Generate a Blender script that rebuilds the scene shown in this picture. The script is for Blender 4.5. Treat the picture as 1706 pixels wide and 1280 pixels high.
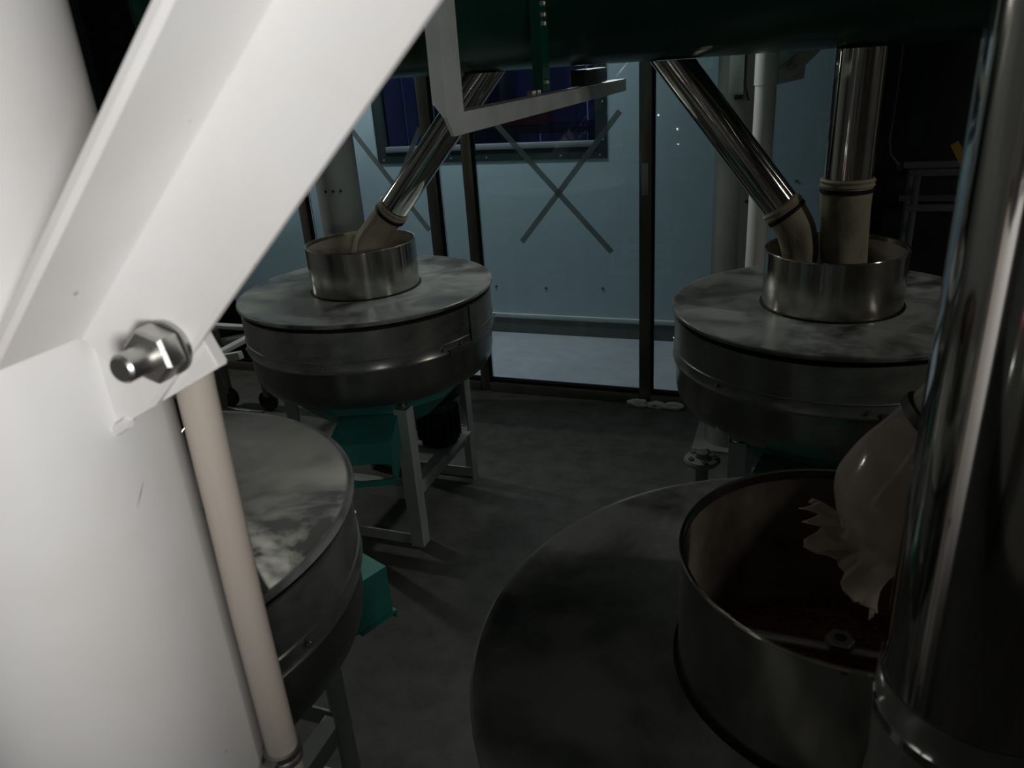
import bpy, bmesh, math, random
from mathutils import Vector, Matrix, noise
random.seed(7)
for o in list(bpy.data.objects): bpy.data.objects.remove(o)
S = bpy.context.scene
COL = S.collection
PI = math.pi
R = math.radians

# ------------------------------------------------------------------ camera
def make_camera():
    f, pitch, roll, yaw = 1260.0, R(23.0), R(-4.1), R(21.5)
    cy, sy, cp, sp = math.cos(yaw), math.sin(yaw), math.cos(pitch), math.sin(pitch)
    r0 = Vector((cy, sy, 0)); fw = Vector((-sy*cp, cy*cp, -sp)); u0 = Vector((-sy*sp, cy*sp, cp))
    c, s = math.cos(roll), math.sin(roll)
    rt, up = r0*c + u0*s, r0*-s + u0*c
    cam = bpy.data.cameras.new('camera')
    cam.sensor_width = 36.0; cam.lens = f/1706*36.0
    cam.clip_start = 0.02; cam.clip_end = 60
    cam.dof.use_dof = True; cam.dof.focus_distance = 2.4; cam.dof.aperture_fstop = 12
    o = bpy.data.objects.new('camera', cam); COL.objects.link(o)
    m = Matrix((( rt.x, up.x, -fw.x, 0), (rt.y, up.y, -fw.y, 0), (rt.z, up.z, -fw.z, 1.6), (0, 0, 0, 1)))
    o.matrix_world = m
    S.camera = o
make_camera()

# ------------------------------------------------------------------ world, lamps, exposure
W = bpy.data.worlds.new('dusk'); S.world = W; W.use_nodes = True
W.node_tree.nodes['Background'].inputs[0].default_value = (0.16, 0.19, 0.36, 1)
W.node_tree.nodes['Background'].inputs[1].default_value = 0.24
S.view_settings.view_transform = 'Standard'; S.view_settings.look = 'None'
S.view_settings.gamma = 1.0; S.view_settings.use_curve_mapping = False
S.view_settings.exposure = 0.0

def area(name, loc, target, sx, sy, power, col):
    l = bpy.data.lights.new(name, 'AREA'); l.shape = 'RECTANGLE'; l.size = sx; l.size_y = sy
    l.energy = power; l.color = col
    o = bpy.data.objects.new(name, l); COL.objects.link(o); o.location = loc
    d = Vector(target) - Vector(loc)
    o.rotation_euler = d.to_track_quat('-Z', 'Y').to_euler()
    return o
# tube lamp in the corridor behind the glass, tube lamps on the two side walls of the mill room
area('corridor_lamp', (-2.1, 3.95, 2.55), (-2.1, 3.95, 0), 1.6, 0.10, 25.0, (0.84, 0.94, 1.0))
area('far_hidden_tube', (-1.1, 2.95, 1.872), (-1.1, 1.0, 1.10), 1.1, 0.04, 8.5, (0.95, 1.0, 0.96))  # unseen tube added behind the trough to set the lids' shadow edge
area('left_wall_lamp', (-3.65, 2.95, 1.872), (-1.0, 2.0, 0.6), 0.05, 0.12, 9.0, (1.0, 0.97, 0.86))
area('right_wall_lamp', (2.45, 1.35, 2.2), (0.0, 2.0, 0.8), 0.05, 1.0, 10.0, (1.0, 0.95, 0.85))
# work lamp on the near side, close to the white column
def spot():
    l = bpy.data.lights.new('work_lamp', 'SPOT'); l.energy = 45.0; l.color = (1.0, 0.975, 0.95)
    l.spot_size = R(80); l.spot_blend = 1.0; l.shadow_soft_size = 0.10
    o = bpy.data.objects.new('work_lamp', l); COL.objects.link(o); o.location = (0.42, -0.48, 1.55)
    d = Vector((-0.76, 0.30, 1.74)) - o.location
    o.rotation_euler = d.to_track_quat('-Z', 'Y').to_euler()
spot()

# ------------------------------------------------------------------ materials
def new_mat(name):
    m = bpy.data.materials.new(name); m.use_nodes = True
    nt = m.node_tree; nt.nodes.clear()
    out = nt.nodes.new('ShaderNodeOutputMaterial')
    return m, nt, out
def nd(nt, t, **kw):
    n = nt.nodes.new(t)
    for k, v in kw.items():
        if k in n.inputs.keys() if not isinstance(k, int) else False: n.inputs[k].default_value = v
        else: setattr(n, k, v)
    return n
def ramp(nt, src, stops):
    r = nt.nodes.new('ShaderNodeValToRGB'); el = r.color_ramp.elements
    while len(el) < len(stops): el.new(0.5)
    for e, (p, c) in zip(el, stops): e.position = p; e.color = c if len(c) == 4 else (*c, 1)
    nt.links.new(src, r.inputs[0]); return r
def coords(nt, scale=(1, 1, 1), which='Object'):
    tc = nt.nodes.new('ShaderNodeTexCoord'); mp = nt.nodes.new('ShaderNodeMapping')
    mp.inputs['Scale'].default_value = scale
    nt.links.new(tc.outputs[which], mp.inputs['Vector']); return mp.outputs[0]
def noise_tex(nt, vec, scale, detail=4, rough=0.55):
    n = nt.nodes.new('ShaderNodeTexNoise'); n.inputs['Scale'].default_value = scale
    n.inputs['Detail'].default_value = detail; n.inputs['Roughness'].default_value = rough
    nt.links.new(vec, n.inputs['Vector']); return n.outputs['Fac']
def bump(nt, src, strength, dist=0.01):
    b = nt.nodes.new('ShaderNodeBump'); b.inputs['Strength'].default_value = strength
    b.inputs['Distance'].default_value = dist; nt.links.new(src, b.inputs['Height']); return b.outputs[0]
def paint(name, c0, c1, rough=0.4, scale=6, spec=0.5, bstr=0.05, bscale=60, metallic=0.0, flecks=False):
    m, nt, out = new_mat(name); p = nt.nodes.new('ShaderNodeBsdfPrincipled')
    v = coords(nt)
    r = ramp(nt, noise_tex(nt, v, scale), [(0.3, c0), (0.7, c1)])
    src = r.outputs[0]
    if flecks:
        k1 = ramp(nt, noise_tex(nt, v, 85, 2), [(0.765, (1, 1, 1)), (0.80, (0.45, 0.44, 0.43))])
        k2 = ramp(nt, noise_tex(nt, v, 7, 5), [(0.45, (1, 1, 1)), (0.75, (0.95, 0.905, 0.885))])
        for kk in (k1, k2):
            mx = nt.nodes.new('ShaderNodeMix'); mx.data_type = 'RGBA'; mx.blend_type = 'MULTIPLY'; mx.inputs[0].default_value = 1
            nt.links.new(src, mx.inputs[6]); nt.links.new(kk.outputs[0], mx.inputs[7]); src = mx.outputs[2]
    nt.links.new(src, p.inputs['Base Color'])
    p.inputs['Roughness'].default_value = rough; p.inputs['Metallic'].default_value = metallic
    p.inputs['Specular IOR Level'].default_value = spec
    if bstr: nt.links.new(bump(nt, noise_tex(nt, v, bscale, 3), bstr, 0.004), p.inputs['Normal'])
    nt.links.new(p.outputs[0], out.inputs[0]); return m
def steel(name, base, rough, aniso=0.0, dust=0.0, dustc=(0.30, 0.31, 0.29), dscale=5.0, stretch=(1, 1, 1)):
    """stainless sheet rolled round the z axis, with a film of flour dust where dust > 0"""
    m, nt, out = new_mat(name); p = nt.nodes.new('ShaderNodeBsdfPrincipled')
    v = coords(nt, stretch)
    r = ramp(nt, noise_tex(nt, v, 9, 5), [(0.3, [x*0.8 for x in base]), (0.7, base)])
    nt.links.new(r.outputs[0], p.inputs['Base Color'])
    p.inputs['Metallic'].default_value = 1.0
    rr = nt.nodes.new('ShaderNodeMapRange'); rr.inputs['To Min'].default_value = rough*0.9; rr.inputs['To Max'].default_value = rough*1.12
    nt.links.new(noise_tex(nt, coords(nt, (3, 3, 30)), 8, 4), rr.inputs['Value']); nt.links.new(rr.outputs[0], p.inputs['Roughness'])
    if aniso:
        t = nt.nodes.new('ShaderNodeTangent'); t.direction_type = 'RADIAL'; t.axis = 'Z'
        p.inputs['Anisotropic'].default_value = aniso
        nt.links.new(t.outputs[0], p.inputs['Tangent']); p.inputs['Anisotropic Rotation'].default_value = 0.25
    if dust > 0:
        d = nt.nodes.new('ShaderNodeBsdfDiffuse'); d.inputs['Color'].default_value = (*dustc, 1); d.inputs['Roughness'].default_value = 0.8
        nz = nt.nodes.new('ShaderNodeTexNoise'); nz.inputs['Scale'].default_value = dscale; nz.inputs['Detail'].default_value = 7; nz.inputs['Roughness'].default_value = 0.62; nz.inputs['Distortion'].default_value = 0.35; nt.links.new(v, nz.inputs['Vector'])
        f = ramp(nt, nz.outputs['Fac'], [(0.38, (dust*0.18,)*3), (0.60, (min(1, dust*1.4),)*3)])
        mx = nt.nodes.new('ShaderNodeMixShader'); nt.links.new(f.outputs[0], mx.inputs[0])
        nt.links.new(p.outputs[0], mx.inputs[1]); nt.links.new(d.outputs[0], mx.inputs[2]); nt.links.new(mx.outputs[0], out.inputs[0])
    else: nt.links.new(p.outputs[0], out.inputs[0])
    return m
def glass(name, tint):
    m, nt, out = new_mat(name)
    t = nt.nodes.new('ShaderNodeBsdfTransparent'); t.inputs[0].default_value = (*tint, 1)
    g = nt.nodes.new('ShaderNodeBsdfGlossy'); g.inputs['Roughness'].default_value = 0.0; g.inputs[0].default_value = (0.9, 0.95, 0.95, 1)
    fr = nt.nodes.new('ShaderNodeFresnel'); fr.inputs['IOR'].default_value = 1.45
    mx = nt.nodes.new('ShaderNodeMixShader'); nt.links.new(fr.outputs[0], mx.inputs[0])
    nt.links.new(t.outputs[0], mx.inputs[1]); nt.links.new(g.outputs[0], mx.inputs[2]); nt.links.new(mx.outputs[0], out.inputs[0])
    return m
def cloth(name, c, trans=0.3, rough=0.6, clear=0.0, bstr=0.3, gloss=0.3):
    m, nt, out = new_mat(name); p = nt.nodes.new('ShaderNodeBsdfPrincipled')
    v = coords(nt)
    r = ramp(nt, noise_tex(nt, v, 14, 5), [(0.32, [x*0.62 for x in c]), (0.68, c)])
    nt.links.new(r.outputs[0], p.inputs['Base Color']); p.inputs['Roughness'].default_value = rough
    p.inputs['Specular IOR Level'].default_value = gloss
    nt.links.new(bump(nt, noise_tex(nt, v, 30, 4), bstr, 0.01), p.inputs['Normal'])
    tr = nt.nodes.new('ShaderNodeBsdfTranslucent'); tr.inputs[0].default_value = (*c, 1)
    mx = nt.nodes.new('ShaderNodeMixShader'); mx.inputs[0].default_value = trans
    nt.links.new(p.outputs[0], mx.inputs[1]); nt.links.new(tr.outputs[0], mx.inputs[2])
    last = mx
    if clear:
        tp = nt.nodes.new('ShaderNodeBsdfTransparent'); m2 = nt.nodes.new('ShaderNodeMixShader'); m2.inputs[0].default_value = clear
        nt.links.new(mx.outputs[0], m2.inputs[1]); nt.links.new(tp.outputs[0], m2.inputs[2]); last = m2
    nt.links.new(last.outputs[0], out.inputs[0]); return m
def emit(name, c, s):
    m, nt, out = new_mat(name); e = nt.nodes.new('ShaderNodeEmission'); e.inputs[0].default_value = (*c, 1); e.inputs[1].default_value = s
    nt.links.new(e.outputs[0], out.inputs[0]); return m
def floor_mat(name, c0, c1, rough, dirt=0.5):
    m, nt, out = new_mat(name); p = nt.nodes.new('ShaderNodeBsdfPrincipled'); v = coords(nt)
    a = ramp(nt, noise_tex(nt, v, 1.6, 6, 0.6), [(0.3, c0), (0.7, c1)])
    b = ramp(nt, noise_tex(nt, v, 11, 6, 0.65), [(0.35, (dirt,)*3), (0.6, (1, 1, 1))])
    mx = nt.nodes.new('ShaderNodeMix'); mx.data_type = 'RGBA'; mx.blend_type = 'MULTIPLY'; mx.inputs[0].default_value = 1
    nt.links.new(a.outputs[0], mx.inputs[6]); nt.links.new(b.outputs[0], mx.inputs[7]); nt.links.new(mx.outputs[2], p.inputs['Base Color'])
    p.inputs['Roughness'].default_value = rough
    nt.links.new(bump(nt, noise_tex(nt, v, 25, 4), 0.08, 0.01), p.inputs['Normal'])
    nt.links.new(p.outputs[0], out.inputs[0]); return m

M = dict(
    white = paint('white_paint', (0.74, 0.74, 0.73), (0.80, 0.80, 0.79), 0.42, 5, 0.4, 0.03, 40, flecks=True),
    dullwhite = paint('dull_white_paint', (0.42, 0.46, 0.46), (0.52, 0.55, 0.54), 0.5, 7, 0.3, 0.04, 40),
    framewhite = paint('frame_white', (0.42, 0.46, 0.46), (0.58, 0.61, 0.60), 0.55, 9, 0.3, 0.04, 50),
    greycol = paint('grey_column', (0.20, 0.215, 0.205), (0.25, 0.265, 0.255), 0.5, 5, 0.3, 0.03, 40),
    pvc = paint('cream_pvc', (0.44, 0.395, 0.345), (0.48, 0.43, 0.38), 0.35, 3, 0.4, 0.0),
    green = paint('green_enamel', (0.004, 0.060, 0.040), (0.006, 0.075, 0.050), 0.26, 4, 0.4, 0.06, 220),
    teal = paint('teal_paint', (0.03, 0.20, 0.175), (0.04, 0.26, 0.225), 0.5, 9, 0.4, 0.05, 60),
    black = paint('black_iron', (0.012, 0.012, 0.012), (0.022, 0.021, 0.02), 0.5, 12, 0.3, 0.05, 80),
    rubber = paint('black_rubber', (0.006, 0.006, 0.006), (0.010, 0.010, 0.010), 0.7, 12, 0.2, 0.0),
    bolt = paint('zinc_bolt', (0.42, 0.42, 0.40), (0.55, 0.55, 0.53), 0.38, 40, 0.5, 0.05, 120, metallic=1.0),
    caulk = paint('white_caulk', (0.50, 0.50, 0.47), (0.6, 0.6, 0.57), 0.8, 30, 0.2, 0.2, 40),
    wall = paint('pale_blue_panel', (0.40, 0.49, 0.52), (0.45, 0.54, 0.57), 0.5, 1.5, 0.3, 0.0),
    darkwall = paint('dim_wall', (0.30, 0.30, 0.28), (0.36, 0.36, 0.34), 0.7, 2, 0.2, 0.0),
    ceil = paint('ceiling_paint', (0.16, 0.16, 0.16), (0.2, 0.2, 0.2), 0.8, 2, 0.2, 0.0),
    skirt = paint('grey_skirting', (0.10, 0.11, 0.10), (0.14, 0.145, 0.13), 0.55, 5, 0.3, 0.0),
    ledge = paint('pale_ledge', (0.42, 0.44, 0.43), (0.48, 0.5, 0.49), 0.5, 5, 0.3, 0.0),
    blackpanel = paint('black_panel', (0.010, 0.012, 0.014), (0.016, 0.018, 0.02), 0.55, 4, 0.3, 0.0),  # near-black colour standing in for the unlit opening; also side-window backing and bars
    greyrack = paint('grey_rack', (0.12, 0.13, 0.14), (0.16, 0.17, 0.18), 0.5, 8, 0.3, 0.0),
    yellow = paint('yellow_strap', (0.55, 0.32, 0.03), (0.65, 0.38, 0.04), 0.5, 20, 0.3, 0.0),
    winframe = paint('dark_window_frame', (0.018, 0.03, 0.032), (0.022, 0.032, 0.034), 0.7, 5, 0.15, 0.0),
    silver = paint('silver_rail', (0.45, 0.47, 0.50), (0.55, 0.57, 0.6), 0.35, 8, 0.5, 0.0, metallic=0.7),
    bronze = paint('brown_steel_post', (0.18, 0.165, 0.145), (0.24, 0.22, 0.195), 0.28, 6, 0.5, 0.02, 40, metallic=0.7),
    tape = cloth('white_tape', (0.44, 0.48, 0.49), 0.45, 0.6, 0.38, 0.0, 0.1),
    blueout = paint('blue_cladding', (0.09, 0.11, 0.30), (0.20, 0.22, 0.50), 0.6, 2.5, 0.3, 0.0),
    navyout = paint('navy_cladding', (0.02, 0.025, 0.09), (0.05, 0.055, 0.14), 0.6, 3, 0.3, 0.0),
    redout = paint('red_plastic', (0.45, 0.03, 0.06), (0.5, 0.04, 0.07), 0.5, 5, 0.3, 0.0),
    grain = paint('brown_wheat', (0.10, 0.045, 0.018), (0.26, 0.13, 0.05), 0.6, 160, 0.2, 0.8, 140),
    scuff = paint('dark_scuff', (0.13, 0.13, 0.13), (0.2, 0.2, 0.2), 0.8, 60, 0.1, 0.0),
    polished = steel('polished_pipe', (0.72, 0.70, 0.66), 0.075, 0.0),
    hopper = steel('brushed_hopper', (0.56, 0.54, 0.49), 0.15, 0.85, 0.10, (0.24, 0.23, 0.20)),
    lid = steel('dusty_lid', (0.17, 0.175, 0.165), 0.34, 0.0, 0.72, (0.36, 0.38, 0.365), 6.0),
    band = steel('dusty_band', (0.36, 0.36, 0.34), 0.28, 0.6, 0.42, (0.30, 0.31, 0.29), 2.4, (1.0, 1.0, 2.2)),
    lower = steel('lower_band', (0.30, 0.30, 0.28), 0.28, 0.6, 0.10, (0.20, 0.20, 0.18), 4.0, (1.6, 1.6, 0.6)),
    lining = steel('dusty_lining', (0.50, 0.46, 0.40), 0.30, 0.0, 0.80, (0.27, 0.24, 0.195), 5.0),
    sheet = steel('worn_sheet', (0.30, 0.29, 0.26), 0.35, 0.0, 0.2, (0.2, 0.19, 0.16)),
    glass = glass('partition_glass', (0.90, 0.95, 0.96)),
    winglass = glass('window_glass', (0.80, 0.85, 0.95)),
    canvas = cloth('canvas_sleeve', (0.42, 0.40, 0.29), 0.25, 0.7),
    plastic = cloth('cloudy_plastic', (0.70, 0.62, 0.54), 0.45, 0.11, 0.30, 0.06, 0.6),
    film = cloth('clear_film', (0.30, 0.31, 0.28), 0.2, 0.18, 0.45, 0.15, 0.6),
    floor = floor_mat('grey_epoxy_floor', (0.075, 0.078, 0.072), (0.115, 0.115, 0.105), 0.6, 0.6),
    cfloor = floor_mat('pale_corridor_floor', (0.34, 0.345, 0.36), (0.42, 0.425, 0.44), 0.45, 0.88),
    led = emit('indicator_white', (0.95, 1.0, 0.9), 14.0),
    ledred = emit('indicator_red', (1.0, 0.12, 0.2), 14.0),
)

# ------------------------------------------------------------------ mesh helpers
class MB:
    def __init__(s): s.bm = bmesh.new()
    def box(s, lo, hi, bevel=0.0, mat=None):
        r = bmesh.ops.create_cube(s.bm, size=1.0)
        c = [(a+b)/2 for a, b in zip(lo, hi)]; d = [b-a for a, b in zip(lo, hi)]
        for v in r['verts']:
            v.co = Vector((v.co.x*d[0]+c[0], v.co.y*d[1]+c[1], v.co.z*d[2]+c[2]))
            if mat is not None: v.co = mat @ v.co
        if bevel:
            es = list({e for v in r['verts'] for e in v.link_edges})
            bmesh.ops.bevel(s.bm, geom=es, offset=bevel, segments=2, affect='EDGES', profile=0.5)
        return s
    def prism(s, pts, axis_a, axis_b, ext, org=(0, 0, 0)):
        """polygon pts (in axis_a, axis_b coordinates) pushed along ext"""
        a, b, e, o = Vector(axis_a), Vector(axis_b), Vector(ext), Vector(org)
        v0 = [s.bm.verts.new(o + a*p + b*q) for p, q in pts]; v1 = [s.bm.verts.new(v.co + e) for v in v0]
        n = len(pts); s.bm.faces.new(v0); s.bm.faces.new(v1[::-1])
        for i in range(n): s.bm.faces.new((v0[(i+1) % n], v0[i], v1[i], v1[(i+1) % n]))
        return s
    def lathe(s, prof, n=64, c=(0, 0, 0), close=False, a0=0, a1=2*PI):
        full = abs(a1-a0-2*PI) < 1e-6; k = n if full else n+1
        rows = [[s.bm.verts.new((c[0]+r*math.cos(a0+(a1-a0)*i/n), c[1]+r*math.sin(a0+(a1-a0)*i/n), c[2]+z)) for i in range(k)] if r > 1e-6
                else [s.bm.verts.new((c[0], c[1], c[2]+z))] for r, z in prof]
        if close: rows.append(rows[0])
        for A, B in zip(rows, rows[1:]):
            for i in range(n):
                j = (i+1) % k
                if len(A) == 1 and len(B) == 1: continue
                if len(A) == 1: s.bm.faces.new((A[0], B[j], B[i]))
                elif len(B) == 1: s.bm.faces.new((A[i], A[j], B[0]))
                else: s.bm.faces.new((A[i], A[j], B[j], B[i]))
        return s
    def tube(s, path, rad, n=24, cap=True, wob=None):
        path = [Vector(p) for p in path]; rad = rad if isinstance(rad, (list, tuple)) else [rad]*len(path)
        rows = []; ref = None
        for i, p in enumerate(path):
            t = (path[min(i+1, len(path)-1)] - path[max(i-1, 0)]).normalized()
            if ref is None: ref = t.orthogonal().normalized()
            ref = (ref - t*ref.dot(t)).normalized(); b = t.cross(ref)
            row = []
            for k in range(n):
                a = 2*PI*k/n; rr = rad[i]
                if wob: rr *= wob(i/(len(path)-1), a)
                row.append(s.bm.verts.new(p + (ref*math.cos(a) + b*math.sin(a))*rr))
            rows.append(row)
        for A, B in zip(rows, rows[1:]):
            for i in range(n): s.bm.faces.new((A[i], A[(i+1) % n], B[(i+1) % n], B[i]))
        if cap: s.bm.faces.new(rows[0][::-1]); s.bm.faces.new(rows[-1])
        return s
    def build(s, name, mat, parent=None, smooth=True, loc=None, solid=0.0):
        bmesh.ops.recalc_face_normals(s.bm, faces=s.bm.faces)
        me = bpy.data.meshes.new(name); s.bm.to_mesh(me); s.bm.free()
        me.materials.append(mat)
        o = bpy.data.objects.new(name, me); COL.objects.link(o)
        if parent: o.parent = parent
        if loc: o.location = loc
        if smooth:
            for p in me.polygons: p.use_smooth = True
            me.set_sharp_from_angle(angle=R(35))
        if solid:
            md = o.modifiers.new('thickness', 'SOLIDIFY'); md.thickness = solid; md.offset = 0
        return o
def B(name, lo, hi, mat, parent=None, bevel=0.0): return MB().box(lo, hi, bevel).build(name, mat, parent)
def tag(o, label, cat, group=None):
    o['label'] = label; o['category'] = cat
    if group: o['group'] = group
    return o
def struct(o, label=None):
    o['kind'] = 'structure'
    if label: o['label'] = label
    return o
def empty(name, loc=(0, 0, 0), rz=0):
    o = bpy.data.objects.new(name, None); COL.objects.link(o); o.location = loc; o.rotation_euler = (0, 0, rz); o.empty_display_size = 0.05
    return o

# ------------------------------------------------------------------ room shell   (u = x, v = y)
PV = 3.42        # glass partition
WV = 4.32        # far corridor wall
UL, UR, VB, ZC = -3.8, 2.6, -1.6, 3.0
struct(B('floor', (UL, VB, -0.08), (UR, PV+0.02, 0), M['floor']), 'grey dusty floor of the mill room')
struct(B('floor_corridor', (UL, PV+0.02, -0.08), (UR, WV+0.12, 0.0), M['cfloor']), 'pale corridor floor beyond the glass partition')
struct(B('ceiling', (UL-0.1, VB-0.1, ZC), (UR+0.1, WV+0.12, ZC+0.1), M['ceil']))
struct(B('wall_left', (UL-0.1, VB, -0.08), (UL, WV+0.12, ZC), M['darkwall']))
struct(B('wall_right', (UR, VB, -0.08), (UR+0.1, WV+0.12, ZC), M['darkwall']))
struct(B('wall_front', (UL-0.1, VB-0.1, -0.08), (UR+0.1, VB, ZC), M['darkwall']))
# far wall with its window opening
WU0, WU1, WZ0, WZ1 = -2.49, -1.03, 1.07, 1.98
wb = MB()
wb.box((UL, WV, 0.125), (WU0, WV+0.1, ZC)); wb.box((WU1, WV, 0.125), (UR, WV+0.1, ZC))
wb.box((WU0, WV, 0.125), (WU1, WV+0.1, WZ0)); wb.box((WU0, WV, WZ1), (WU1, WV+0.1, ZC))
wb.box((UL, WV, 0.0), (UR, WV+0.1, 0.125))
wall_back = struct(wb.build('wall_back', M['wall']), 'pale blue-grey corridor wall behind the glass')
struct(B('baseboard_back', (UL, WV-0.014, 0.0), (UR, WV, 0.10), M['skirt']))
struct(B('trim_1', (UL, WV-0.020, 0.10), (UR, WV, 0.128), M['ledge'], bevel=0.003), 'pale ledge strip above the corridor skirting')
for i, (x, z) in enumerate([(-1.76, 0.30), (-1.43, 0.30), (-1.07, 0.31), (-0.02, 0.93), (0.02, 0.42)]):
    MB().lathe([(0.0, 0.004), (0.008, 0.003), (0.009, 0.0)], 12).build('rivet', M['skirt'], wall_back, loc=(x, WV, z)).rotation_euler = (R(90), 0, 0)
# window in the far wall
win = struct(empty('window_1', ((WU0+WU1)/2, WV, WZ0)), 'dark-framed window in the pale corridor wall')
cx = (WU0+WU1)/2; hw = (WU1-WU0)/2; wh = WZ1-WZ0
fr = MB(); t = 0.065
fr.box((-hw, -0.005, 0), (hw, 0.05, t)); fr.box((-hw, -0.005, wh-t), (hw, 0.05, wh)); fr.box((-hw, -0.005, t), (-hw+t, 0.05, wh-t)); fr.box((hw-t, -0.005, t), (hw, 0.05, wh-t))
wf = fr.build('window_frame', M['winframe'], win)
B('sill_rail', (-hw+t, -0.012, t), (hw-t, 0.04, t+0.032), M['silver'], win, 0.002)
B('mullion', (-hw+0.33, -0.005, t+0.032), (-hw+0.35, 0.04, wh-t), M['winframe'], win)
B('window_pane', (-hw+t, 0.018, t+0.032), (hw-t, 0.024, wh-t), M['winglass'], win)
for k in range(7):
    MB().lathe([(0.0, 0.003), (0.005, 0.002), (0.006, 0.0)], 10).build('screw', M['silver'], wf, loc=(-hw+0.04+k*(2*hw-0.08)/6, -0.005, 0.02)).rotation_euler = (R(90), 0, 0)
for k in range(4):
    MB().lathe([(0.0, 0.003), (0.005, 0.002), (0.006, 0.0)], 10).build('screw', M['silver'], wf, loc=(hw-0.02, -0.005, 0.1+k*0.2)).rotation_euler = (R(90), 0, 0)
# what stands outside the window at dusk
yard = struct(B('ground', (-6, WV+0.1, -0.1), (4, 9, -0.02), M['skirt']), 'dark yard outside the window')
sh = empty('blue_shed', (-2.2, 6.4, -0.02))
for k in range(9): B('cladding_panel', (-2.0+k*0.42, 0, 0), (-2.0+k*0.42+0.40, 0.05, 3.0), M['blueout' if k % 4 != 3 else 'navyout'], sh, 0.01)
B('door', (-0.9, -0.03, 0), (-0.1, -0.002, 2.1), M['navyout'], sh, 0.01)
tag(sh, 'blue clad shed seen dimly through the dark-framed window', 'shed')
cr = empty('plastic_crate', (-1.98, 5.75, 1.16)); 
stn = empty('yard_stand', (-1.98, 5.75, -0.02)); B('top', (-0.6, -0.25, 1.13), (0.6, 0.25, 1.17), M['navyout'], stn)
for a in (-0.55, 0.55):
    for b in (-0.2, 0.2): B('leg', (a-0.025, b-0.025, 0), (a+0.025, b+0.025, 1.13), M['navyout'], stn)
tag(stn, 'dark stand in the yard outside the window', 'stand')
c = MB(); c.box((-0.17, -0.12, 0), (0.17, 0.12, 0.015)); c.box((-0.17, -0.12, 0.015), (-0.155, 0.12, 0.10)); c.box((0.155, -0.12, 0.015), (0.17, 0.12, 0.10)); c.box((-0.155, -0.12, 0.015), (0.155, -0.105, 0.10)); c.box((-0.155, 0.105, 0.015), (0.155, 0.12, 0.10))
c.build('crate_body', M['redout'], cr); B('rim', (-0.18, -0.13, 0.10), (0.18, -0.105, 0.112), M['redout'], cr)
tag(cr, 'small red crate on the stand outside the window', 'crate')
# side window high at the corridor's left end
w2 = struct(empty('window_2', (UL, 3.86, 1.55)), 'dark window with a slanting bar at the corridor end')
B('backing', (0.0, -0.40, 0.0), (0.012, 0.42, 0.95), M['blackpanel'], w2)
B('window_pane', (0.014, -0.34, 0.37), (0.02, 0.38, 0.62), M['navyout'], w2)
B('frame_bar', (0.012, -0.40, 0.33), (0.045, 0.42, 0.375), M['blackpanel'], w2)
MB().box((0.02, -0.42, -0.025), (0.05, 0.42, 0.025), 0, Matrix.Translation((0, 0, 0.46)) @ Matrix.Rotation(R(26), 4, 'X')).build('slanting_bar', M['blackpanel'], w2)

# ------------------------------------------------------------------ glass partition
gp = struct(empty('window_3', (0, PV, 0)), 'floor-to-ceiling glass partition with brown steel posts')
posts = [(-3.72, 0.05), (-2.45, 0.05), (-1.685, 0.058), (-1.487, 0.052), (-0.640, 0.056), (0.112, 0.04)]
for (u, w) in posts:
    p = B('post', (u-w/2, -0.025, 0.0), (u+w/2, 0.025, ZC), M['bronze'], gp, 0.003)
    B('gasket_gap', (w/2+u-0.004, -0.02, 0.07), (w/2+u+0.010, 0.012, ZC-0.05), M['rubber'], gp)
for (a, wa), (b, wb_) in zip(posts, posts[1:]):
    u0, u1 = a+wa/2, b-wb_/2
    B('bottom_rail', (u0, -0.03, 0.0), (u1, 0.03, 0.052), M['bronze'], gp, 0.003)
    B('glazing_bead', (u0, -0.018, 0.052), (u1, 0.018, 0.068), M['rubber'], gp)
    B('top_rail', (u0, -0.025, ZC-0.06), (u1, 0.025, ZC), M['bronze'], gp)
    B('window_pane', (u0+0.012, -0.004, 0.068), (u1, 0.004, ZC-0.06), M['glass'], gp)
B('lock_plate', (-0.655, -0.034, 1.02), (-0.625, -0.025, 1.16), M['silver'], gp, 0.002)
def strip(u0, z0, u1, z1, w=0.026):
    d = Vector((u1-u0, 0, z1-z0)); L = d.length; d.normalize(); n = Vector((-d.z, 0, d.x))
    MB().prism([(0, -w/2), (L, -w/2), (L, w/2), (0, w/2)], d, n, (0, -0.0012, 0), (u0, -0.0045, z0)).build('tape_strip', M['tape'], gp)
for s_ in [(-1.372, 1.388, -0.799, 0.756), (-0.755, 1.376, -1.241, 0.799), (-2.13, 1.388, -1.730, 0.85), (-1.722, 1.34, -2.10, 0.72), (-2.88, 1.36, -2.612, 0.870), (-2.50, 1.35, -2.86, 0.86)]: strip(*s_)
# lumps of caulk along the rail
for i, (u, w, h) in enumerate([(-0.665, 0.055, 0.026), (-0.575, 0.045, 0.022), (-0.49, 0.05, 0.024)]):
    m = MB(); bmesh.ops.create_icosphere(m.bm, subdivisions=3, radius=1)
    for v in m.bm.verts:
        k = 1 + 0.35*noise.noise(v.co*1.6 + Vector((i*7, 0, 0)))
        v.co = Vector((v.co.x*w*k, v.co.y*0.022*k, max(v.co.z*h*k + h*0.55, 0)))
    tag(m.build('caulk_lump', M['caulk'], loc=(u, PV-0.054, 0.0)), ['white caulk lump at the foot of the middle partition post', 'middle one of three caulk lumps along the partition rail', 'white caulk lump at the rail end next to the right mill'][i], 'caulk', 'caulk lumps along the partition rail')
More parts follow.
